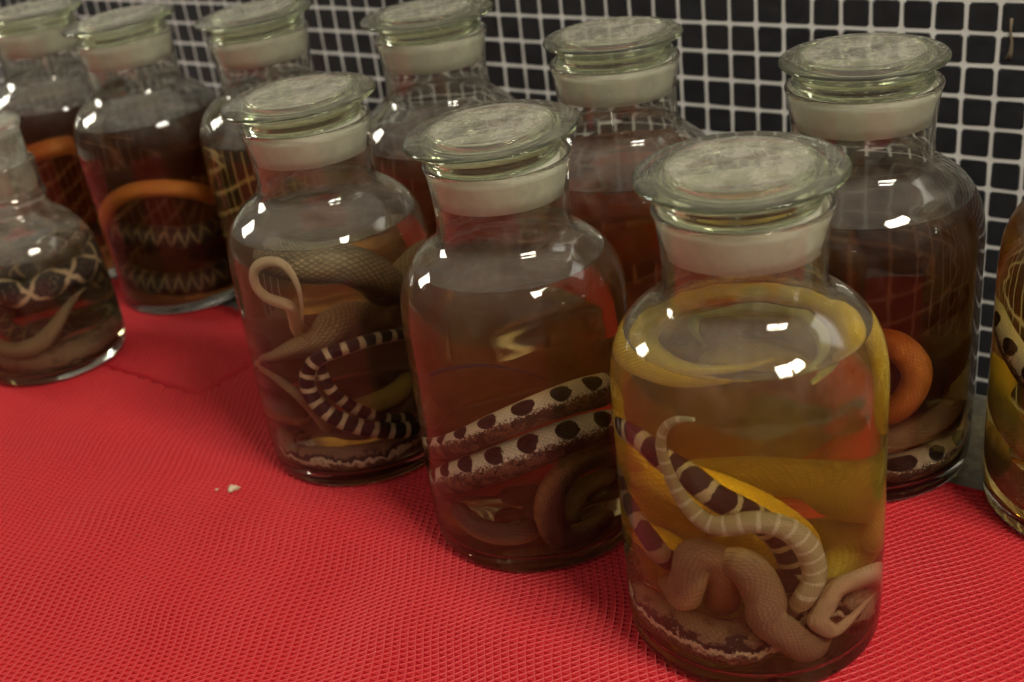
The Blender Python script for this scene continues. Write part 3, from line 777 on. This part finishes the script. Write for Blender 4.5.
snake(J, [(694, 421, .02, 4.5), (678, 419, .01, 5.2), (664, 427, .01, 5.8), (660, 449, .0, 6.2), (668, 474, .0, 6.2), (683, 499, .0, 6.6), (702, 521, .0, 7), (722, 527, .0, 7.4), (752, 521, .0, 7.8), (785, 527, .0, 8), (808, 548, .0, 8.3), (816, 578, .0, 8.3), (808, 604, .02, 8), (790, 618, .1, 7)],
      MS['tailband'], 'pale banded snake with its thin tail tip hooked upright in the nearest jar', head='tail', ref='cam', mob=0.05)
snake(J, [(616, 462, .10, 8), (622, 490, .04, 9), (634, 515, .03, 9.5), (650, 540, .03, 9.5), (672, 562, .08, 9), (690, 582, .25, 8.5)],
      MS['lilac'], 'lilac-barred snake pressed against the left wall of the nearest jar', ref='cam', mob=0.2)
snake(J, [(660, 588, .30, 8), (680, 606, .12, 11.5), (684, 580, .05, 12.5), (693, 556, .04, 13), (716, 556, .06, 11.5), (724, 590, .14, 10), (722, 604, .28, 10), (722, 580, .20, 11), (734, 560, .06, 12), (752, 572, .03, 13), (768, 602, .02, 13), (790, 624, .02, 12.5), (815, 640, .06, 11), (840, 646, .25, 10)],
      MS['pink'], 'pinkish grey snake folded in two humps low in the nearest jar', ref='cam', roll=.5, mob=0.1)
snake(J, [(884, 590, .12, 9), (872, 578, .04, 8.5), (848, 582, .02, 8), (824, 596, .01, 8), (810, 616, .0, 7.8), (816, 634, .0, 7.6), (834, 636, .0, 7), (854, 622, .01, 6), (868, 606, .03, 4.5), (874, 597, .08, 3)],
      MS['loop'], 'pink-brown snake tail curled into an oval loop at the right of the nearest jar', tail='tail', ref='cam', mob=0.06)
snake(J, [(618, 540, .10, 13), (630, 590, .0, 16), (650, 636, .0, 17), (690, 664, .0, 18), (745, 674, .0, 18), (800, 670, .0, 18), (848, 648, .0, 17), (874, 612, .0, 15), ('p', 110, .07, .030, 15), ('p', 140, .07, .020, 15), ('p', 160, .06, .020, 14)],
      MS['mott'], 'mottled brown snake ringed round the bottom of the nearest jar', ref='up', mob=0.3)
snake(J, [('p', -120, .055, .055, 13), ('p', 180, .050, .060, 14), ('p', 120, .045, .050, 14), ('p', 40, .030, .045, 13), ('p', -40, .030, .045, 12), ('p', -90, .045, .038, 11)],
      MS['olive'], 'olive snake coiled in the lower middle of the nearest jar', ref='up')
# --- jar with the spotted snake
J = JJ[2]
snake(J, [(404, 448, .30, 8), (424, 448, .06, 9), (452, 446, .04, 10), (485, 437, .04, 11), (520, 424, .05, 12), (552, 408, .08, 13), (586, 394, .16, 14.5), (608, 391, .30, 14.5), (624, 392, .45, 14)],
      MS['spot'], 'upper spotted snake with a pale ridge, above its twin in the red-brown liquor', ref='up', roll=.45, mob=0.15)
snake(J, [(424, 480, .25, 9), (434, 486, .06, 13), (458, 478, .02, 14.5), (490, 466, .01, 15), (525, 451, .01, 15.5), (560, 438, .01, 15), (595, 428, .03, 14.5), (622, 424, .15, 13.5), ('p', 105, .068, .10, 13)],
      MS['spot'], 'lower cream-ridged snake with large round black spots across the red-brown liquor', ref='up', roll=.55, u_off=.01, mob=0.05)
snake(J, [(622, 452, .30, 9), (598, 455, .14, 10), (570, 468, .07, 11), (552, 490, .04, 11.5), (548, 516, .03, 11.5), (562, 540, .03, 11), (588, 548, .05, 10.5), (612, 536, .15, 9.5)],
      MS['brown'], 'brown snake curved like a C at the lower right of the red-brown liquor jar', ref=(0.2, -.3, -1), roll=0, mob=0.1)
snake(J, [(615, 478, .35, 8), (595, 482, .25, 8.5), (576, 492, .18, 9), (568, 514, .16, 9), (580, 532, .18, 8.5), (602, 528, .3, 8)],
      MS['tan'], 'tan snake nested inside the brown C-shaped one', ref='cam')
snake(J, [(452, 498, .20, 8), (462, 515, .08, 9.5), (482, 530, .04, 10.5), (510, 534, .04, 11), (536, 526, .12, 11), (540, 505, .35, 10), (500, 498, .45, 9)],
      MS['brown'], 'brown snake coiled low at the left of the red-brown liquor jar', ref='up')
snake(J, [(430, 376, .03, 2.5), (440, 371, .01, 2.0), (465, 366, .0, 1.5), (495, 366, .0, 1.3), (525, 372, .02, 1.0), (548, 380, .05, .7)],
      MS['purple'], 'hair-thin tail arching across the clear part of the red-brown liquor', tail='tail', mob=0.05)
snake(J, [('p', -90, .06, .05, 13), ('p', -150, .062, .055, 14), ('p', 150, .062, .05, 14), ('p', 90, .05, .04, 13), ('p', 20, .035, .03, 12), ('p', -60, .03, .03, 11)],
      MS['brown'], 'dark brown snake coiled behind the others in the red-brown liquor jar', ref='up')
snake(J, [('p', -100, .066, .095, 12), ('p', -150, .068, .110, 14), ('p', 165, .068, .128, 15), ('p', 120, .068, .135, 14)],
      MS['brown'], 'dark snake back rising behind the spotted pair in the red-brown liquor', ref='up')
snake(J, [('p', -80, .064, .075, 12), ('p', -130, .066, .085, 14), ('p', 180, .066, .095, 14), ('p', 130, .066, .105, 14), ('p', 90, .060, .11, 13)],
      MS['purple'], 'dark body coiled in the shadowed back of the red-brown liquor jar', ref='up')
# --- jar with the curled cream tail
J = JJ[3]
LV = J['level']
snake(J, [('p', -70, .060, LV - .016, 12), (262, 262, .25, 13), (300, 262, .10, 15), (340, 266, .06, 16.5), (372, 276, .10, 17), (392, 290, .25, 17), ('p', 100, .062, LV - .055, 17), (385, 318, .60, 17), (350, 318, .45, 17), (318, 336, .22, 15), (288, 352, .08, 11), (262, 362, .04, 8), (254, 368, .03, 6)],
      MS['bigscale'], 'thick coarse-scaled snake bent under the surface of the cream-tail jar', ref='up', roll=.2, tail='tail', mob=0.2)
snake(J, [(303, 322, .02, 2.0), (302, 306, .0, 3.0), (298, 286, .0, 4.0), (284, 268, .0, 4.8), (266, 260, .0, 5.0), (252, 270, .0, 5.0), (255, 287, .0, 5.0), (270, 300, .0, 5.2), (288, 304, .02, 5.4), (294, 316, .12, 5.8), (300, 330, .30, 6.5), (316, 340, .45, 8)],
      MS['cream'], 'cream snake tail curled into a small ring near the left wall', head='tail', mob=0.03)
snake(J, [(256, 362, .06, 3), (275, 377, .03, 4), (295, 392, .04, 5), (314, 410, .10, 5.5), (330, 430, .2, 6)],
      MS['tan'], 'thin tan tail slanting down the left of the cream-tail jar', ref='cam', mob=0.1)
snake(J, [(428, 334, .30, 5.5), (400, 335, .14, 6), (370, 340, .08, 6), (340, 350, .04, 6.2), (318, 358, .02, 6.5), (307, 374, .01, 7), (310, 394, .0, 7.5), (326, 412, .0, 8), (350, 424, .0, 8), (378, 430, .0, 8), (405, 430, .02, 8), (428, 424, .10, 8)],
      MS['blackbar'], 'black snake with cream crossbars curving round the cream-tail jar', ref='cam', roll=.1, mob=0.05)
snake(J, [(318, 352, .10, 4.0), (322, 374, .09, 5.0), (334, 394, .09, 5.6), (358, 410, .09, 6.0), (388, 420, .09, 6.0), (414, 420, .12, 6)],
      MS['blackbar'], 'second slimmer black and cream barred snake nested inside the first', ref='cam', u_off=.005, mob=0.1)
snake(J, [(425, 388, .35, 9), (402, 396, .28, 10), (378, 406, .28, 10), (355, 420, .35, 10), (330, 430, .5, 9)],
      MS['olive'], 'olive snake body low at the right of the cream-tail jar', ref='cam')
snake(J, [(300, 428, .50, 8), (285, 436, .15, 10), (290, 456, .03, 11), (318, 468, .01, 12), (352, 470, .01, 12.5), (390, 464, .02, 12.5), (422, 452, .10, 12), ('p', 100, .064, .03, 12), ('p', 150, .06, .03, 12)],
      MS['mott'], 'mottled snake lying round the floor of the cream-tail jar', ref='up', mob=0.2)
snake(J, [('p', -95, .060, .10, 14), ('p', -140, .064, .09, 15), ('p', 170, .064, .075, 15), ('p', 110, .058, .065, 14), ('p', 60, .045, .05, 13), ('p', -40, .030, .045, 11), ('p', -100, .05, .04, 10)],
      MS['purple'], 'purple-brown snake filling the back of the cream-tail jar', ref='up')
snake(J, [('p', -60, .045, .055, 12), ('p', -100, .060, .052, 13), ('p', 200, .064, .048, 14), ('p', 150, .064, .045, 14), ('p', 100, .062, .042, 13)],
      MS['brown'], 'brown snake low in the back of the cream-tail jar', ref='up')
snake(J, [('p', -90, .064, .112, 13), ('p', -140, .068, .110, 17), ('p', 170, .068, .108, 17), ('p', 120, .064, .105, 16)],
      MS['purple'], 'dusky snake behind the others in the cream-tail jar', ref='up')
# --- large dark amber jar behind the nearest
J = JJ[4]
snake(J, [('p', -40, .045, .125, 9), (880, 340, .18, 10.5), (905, 352, .06, 11.5), (918, 372, .03, 12), (910, 396, .05, 12), (890, 414, .12, 11.5), (868, 424, .28, 11)],
      MS['orange'], 'fat orange snake curve in the dark amber liquor at right', ref='cam', mob=0.1)
snake(J, [(868, 470, .35, 12), (890, 474, .05, 13), (918, 468, .01, 14), (945, 452, .01, 14), (964, 430, .05, 13), ('p', 110, .070, .045, 13), ('p', 160, .07, .04, 13)],
      MS['spot'], 'white and black spotted snake at the bottom of the dark amber jar', ref='up', roll=.7)
snake(J, [(862, 440, .30, 12), (895, 440, .12, 13), (930, 424, .10, 13), (955, 402, .15, 12), ('p', 130, .065, .09, 13), ('p', 200, .065, .08, 12)],
      MS['tan'], 'tan snake coiled above the spotted one in the dark amber jar', ref='up')
snake(J, [('p', -60, .05, .05, 14), ('p', -130, .066, .06, 15), ('p', 170, .066, .07, 15), ('p', 110, .06, .03, 14)],
      MS['brown'], 'brown snake deep in the dark amber jar', ref='up')
# --- back row
J = JJ[5]
snake(J, [('p', -60, .05, .05, 14), ('p', 0, .062, .055, 16), ('p', 70, .064, .065, 17), ('p', 130, .064, .08, 18), ('p', 190, .064, .09, 18), ('p', 250, .064, .10, 18), ('p', 290, .062, .11, 17), ('p', 230, .062, .135, 18), ('p', 180, .062, .145, 18), ('p', 120, .062, .155, 18), ('p', 90, .060, .165, 16), ('p', 150, .062, .180, 15), ('p', 210, .062, .186, 14)],
      MS['orange'], 'orange snake coil added for the glow of the red-liquor jar between the two nearest jars', ref='up')  # added filler coil: gives the liquor an even reddish glow, blocks the tile grid
J = JJ[6]
snake(J, [('p', -60, .05, .05, 14), ('p', 0, .062, .055, 16), ('p', 70, .064, .065, 17), ('p', 130, .064, .08, 18), ('p', 190, .064, .09, 18), ('p', 250, .064, .10, 18), ('p', 290, .062, .11, 17), ('p', 230, .062, .135, 18), ('p', 180, .062, .145, 18), ('p', 120, .062, .155, 18), ('p', 90, .060, .165, 16), ('p', 150, .062, .180, 15), ('p', 210, .062, .186, 14)],
      MS['tan'], 'tan snake coil added for the glow of the red-liquor jar behind the spotted-snake jar', ref='up')  # same filler coil, added to even out this liquor's glow and cover the grid
J = JJ[7]
snake(J, [('p', -100, .064, .06, 12), ('p', -60, .066, .080, 13), ('p', 0, .066, .085, 14), ('p', 60, .066, .075, 14), ('p', 150, .066, .05, 14), ('p', 240, .06, .035, 13)],
      MS['tan'], 'tan snake in the half-hidden orange-brown liquor jar', ref='up')
J = JJ[8]
snake(J, [(108, 262, .25, 8), (104, 232, .05, 9.5), (110, 206, .02, 10), (130, 192, .01, 10.5), (160, 188, .01, 10.5), (195, 191, .02, 10.5), (222, 198, .05, 10), ('p', 105, .068, .12, 10)],
      MS['orange'], 'orange snake arching high across the dark liquor of the second jar from left', ref='cam', mob=0.1)
snake(J, [(122, 262, .40, 10), (112, 240, .12, 12), (118, 232, .04, 13), (150, 236, .03, 14), (185, 238, .03, 14), (215, 228, .06, 13), ('p', 110, .066, .09, 13)],
      MS['netted'], 'dark net-patterned snake under the orange one, second jar from left', ref='up', roll=.5)
snake(J, [(122, 258, .12, 12), (135, 276, .02, 14), (165, 284, .01, 15), (200, 282, .01, 15), (228, 268, .04, 14), ('p', 110, .066, .04, 14), ('p', 180, .066, .03, 14)],
      MS['netted'], 'net-patterned snake round the bottom of the second jar from left', ref='up', roll=.5, u_off=.02)
snake(J, [('p', -80, .064, .14, 12), ('p', -120, .068, .145, 16), ('p', 180, .068, .15, 18), ('p', 120, .068, .155, 18), ('p', 80, .066, .165, 16), ('p', 130, .066, .185, 16), ('p', 200, .066, .19, 15)],
      MS['brown'], 'dark snake filling the back of the second jar from left above the orange one', ref='up')
J = JJ[9]
snake(J, [('p', -80, .064, .17, 12), ('p', -120, .068, .175, 16), ('p', 180, .068, .175, 18), ('p', 120, .068, .17, 18), ('p', 80, .066, .165, 16)],
      MS['brown'], 'dark snake high in the back of the very dark jar at far left', ref='up')
snake(J, [(15, 160, .20, 11), (45, 150, .03, 12), (75, 145, .03, 12), (95, 160, .05, 12), ('p', 120, .066, .12, 12), ('p', 180, .066, .10, 12)],
      MS['orange'], 'orange snake dimly visible in the very dark jar at far left', ref='cam')
snake(J, [('p', -70, .060, .05, 14), ('p', 0, .066, .06, 15), ('p', 70, .066, .05, 15), ('p', 150, .066, .04, 15)],
      MS['brown'], 'brown snake low in the very dark jar at far left', ref='up')
# --- golden jar at the right edge
J = JJ[10]
snake(J, [('p', -110, .068, .155, 11), ('p', -75, .072, .152, 12), ('p', -45, .072, .135, 13), ('p', -15, .072, .120, 13), ('p', 20, .070, .11, 13)],
      MS['spot'], 'black-spotted white snake in the golden jar cut off at the right edge', ref='up', roll=.7)
snake(J, [('p', -130, .066, .10, 13), ('p', -80, .070, .09, 14), ('p', -40, .070, .075, 14), ('p', 0, .068, .07, 14), ('p', 60, .066, .06, 14)],
      MS['olive'], 'olive snake below the spotted one in the golden jar at the right edge', ref='up')
snake(J, [('p', -120, .066, .04, 14), ('p', -70, .068, .035, 15), ('p', -20, .068, .03, 15), ('p', 40, .066, .03, 15), ('p', 120, .066, .03, 15)],
      MS['tan'], 'tan snake at the bottom of the golden jar at the right edge', ref='up')
# ------------------------------------------------------------------ small squat bottle at the left edge
SO = [(0.0, .0035), (.050, .0030), (.062, .0004), (.074, .0010), (.0805, .006), (.0830, .014), (.0835, .030), (.0820, .080), (.0795, .118), (.0765, .136), (.0710, .152), (.0630, .165), (.0540, .1745), (.0460, .181), (.0415, .187),
      (.0400, .192), (.0410, .198), (.0430, .202), (.0415, .206), (.0405, .210), (.0400, .232), (.0405, .238), (.0398, .241)]
SI = [(.0385, .2408), (.0375, .235), (.0365, .210), (.0370, .195), (.0400, .184), (.0450, .1775), (.0530, .171), (.0612, .162), (.0690, .149), (.0740, .134), (.0768, .118), (.0792, .080), (.0806, .030), (.0790, .016), (.070, .0105), (.05, .0098), (0, .0105)]
SS = [(0, .076), (.022, .0760), (.036, .0745), (.0395, .0710), (.0395, .0660), (.0370, .0620), (.0360, .0500), (.0362, .0300), (.0358, .0150), (.0350, .0), (.0340, -.006), (.030, -.008), (.0290, .0), (.0295, .050), (.026, .064), (0, .0665)]
bx, by = -0.540, 1.298
t = bpy.data.objects.new('specimen_bottle', None); C.objects.link(t); t.location = (bx, by, 0.0002)
tag(t, 'squat short-necked glass bottle with a tall stopper at the left edge, patterned snakes inside', 'bottle')
st = lathe('stopper', smooth_profile(SS, 3)[::-1], M_STOP2, t); st.location = (0, 0, .214); st.rotation_euler = (0, math.radians(-2), 0)
pr = smooth_profile(SI[8:], 4)[::-1]
lvl = level_at(bx, by, .883, 30, 219)
ip = []
for (r0, z0), (r1, z1) in zip(pr[:-1], pr[1:]):
    ip.append((r0 + (.00025 if r0 > .01 else 0), z0 - (.0002 if z0 < .02 else 0)))
    if z1 >= lvl > z0 and r0 > .03: break
rt, zt = ip[-1]; ks = len(ip) - 1; ip += [(rt - .001, zt - .001), (rt - .004, zt - .002), (0, zt - .002)]
lathe('liquid', ip, LQ_PALE, t, surf=ks)
po, pi_ = smooth_profile(SO, 3), smooth_profile(SI, 3)
kk = next(i for i, (r_, z_) in enumerate(pi_) if z_ <= zt + 1e-6)
lathe('bottle_body', po + pi_, M_GLASS2, t, wet=(len(po) + kk, None))
JS = dict(x=bx, y=by, s=.88, R=.081, Ri=.0765, level=zt - .002, zb=.0105)
snake(JS, [('p', -100, .060, .118, 13), ('p', -55, .063, .114, 14), ('p', -20, .063, .112, 14.5), ('p', 15, .063, .110, 15), ('p', 50, .063, .110, 15), ('p', 85, .063, .112, 14), ('p', 140, .060, .11, 13)],
      MS['diamond'], 'diamond-patterned snake girdling the squat bottle at the left edge', ref='out')
snake(JS, [(84, 285, .02, 5), (72, 300, .0, 7), (58, 322, .0, 8.5), (44, 340, .0, 9.5), (25, 352, .0, 9.5), (5, 348, .01, 9), (-20, 335, .03, 8)],
      MS['tan'], 'tan snake slanting across the front of the squat bottle', ref='cam', head='tail')
snake(JS, [('p', 60, .030, .085, 9), (60, 290, .16, 9), (30, 278, .10, 9.5), (5, 288, .09, 9.5), (-5, 310, .09, 9.5), (12, 332, .16, 9.5), (45, 338, .3, 9), (70, 325, .35, 9)],
      MS['netted'], 'net-patterned snake looped behind the tan one in the squat bottle', ref='cam')
snake(JS, [('p', -80, .058, .028, 13), ('p', -20, .060, .026, 14), ('p', 30, .060, .026, 14), ('p', 80, .060, .028, 14), ('p', 140, .058, .03, 13), ('p', 200, .056, .03, 12)],
      MS['mott'], 'blotched dark snake round the floor of the squat bottle', ref='out', u_off=.02)
snake(JS, [('p', -75, .058, .085, 11), ('p', -120, .058, .085, 13), ('p', 180, .058, .088, 14), ('p', 120, .058, .088, 14), ('p', 75, .056, .085, 12)],
      MS['netted'], 'netted snake lying behind the diamond-patterned one in the squat bottle', ref='out')
snake(JS, [('p', 100, .056, .065, 13), ('p', 150, .058, .07, 14), ('p', 200, .058, .07, 14), ('p', 250, .056, .065, 13)],
      MS['brown'], 'brown snake at the back of the squat bottle', ref='up')

# ------------------------------------------------------------------ crumbs on the mat, drip on the wall
b = NB('crumb_paper'); M_CRUMB = b.end(b.bsdf((0.62, 0.50, 0.34), 0.8).outputs[0])
def plane_at(px, py, z=0.0):
    d = ray_dir(px, py); k = (z - CAM_H) / d.z; return Vector((0, 0, CAM_H)) + d * k
def crumb(px, py, r, label):
    rg = random.Random(int(px * 7 + py)); V = []; F = []
    n1, n2 = 7, 10
    for a in range(n1):
        for b_ in range(n2):
            th, ph = PI * a / (n1 - 1), 2 * PI * b_ / n2
            k = r * (1 + rg.uniform(-.35, .35)) * (1 + .5 * math.cos(3 * ph))
            V.append((k * math.sin(th) * math.cos(ph), k * .8 * math.sin(th) * math.sin(ph), r * .55 * math.cos(th)))
    for a in range(n1 - 1):
        for b_ in range(n2): F.append((a * n2 + b_, (a + 1) * n2 + b_, (a + 1) * n2 + (b_ + 1) % n2, a * n2 + (b_ + 1) % n2))
    o = mesh_obj('crumb', V, F, M_CRUMB, smooth=False); c = plane_at(px, py); o.location = (c.x, c.y, r * .45)
    tag(o, label, 'crumb')
crumb(234, 490, .0048, 'small pale crumb lying on the red mat left of the cream-tail jar')
crumb(217, 490, .0014, 'tiny fleck on the red mat just left of the pale crumb')
def drip():
    v = ray_dir(1010, 38)
    pts = []
    for px, py, w in ((1012, 18, .0016), (1011, 30, .0012), (1012, 42, .0014), (1011, 52, .0020), (1008, 59, .0032)):
        d = ray_dir(px, py); o = Vector((0, 0, CAM_H)); k = ((W0 - o).dot(WN)) / d.dot(WN); pts.append((o + d * k, w))
    V = []; F = []
    for P, w in pts:
        for k in range(8):
            a = 2 * PI * k / 8; V.append(P + WU * (w * math.cos(a)) + WN * (-.0012 + .0008 * math.sin(a)))
    for i in range(len(pts) - 1):
        for k in range(8): F.append((i * 8 + k, i * 8 + (k + 1) % 8, (i + 1) * 8 + (k + 1) % 8, (i + 1) * 8 + k))
    F.append(tuple(range(7, -1, -1))); F.append(tuple(range(len(V) - 8, len(V))))
    mesh_obj('dried_drip', V, F, M_DRIP, wall)
drip()
for J, items in PENDING.values():
    settle(J, items)
    for P, mob, kw in items: grow(J, P, **kw)
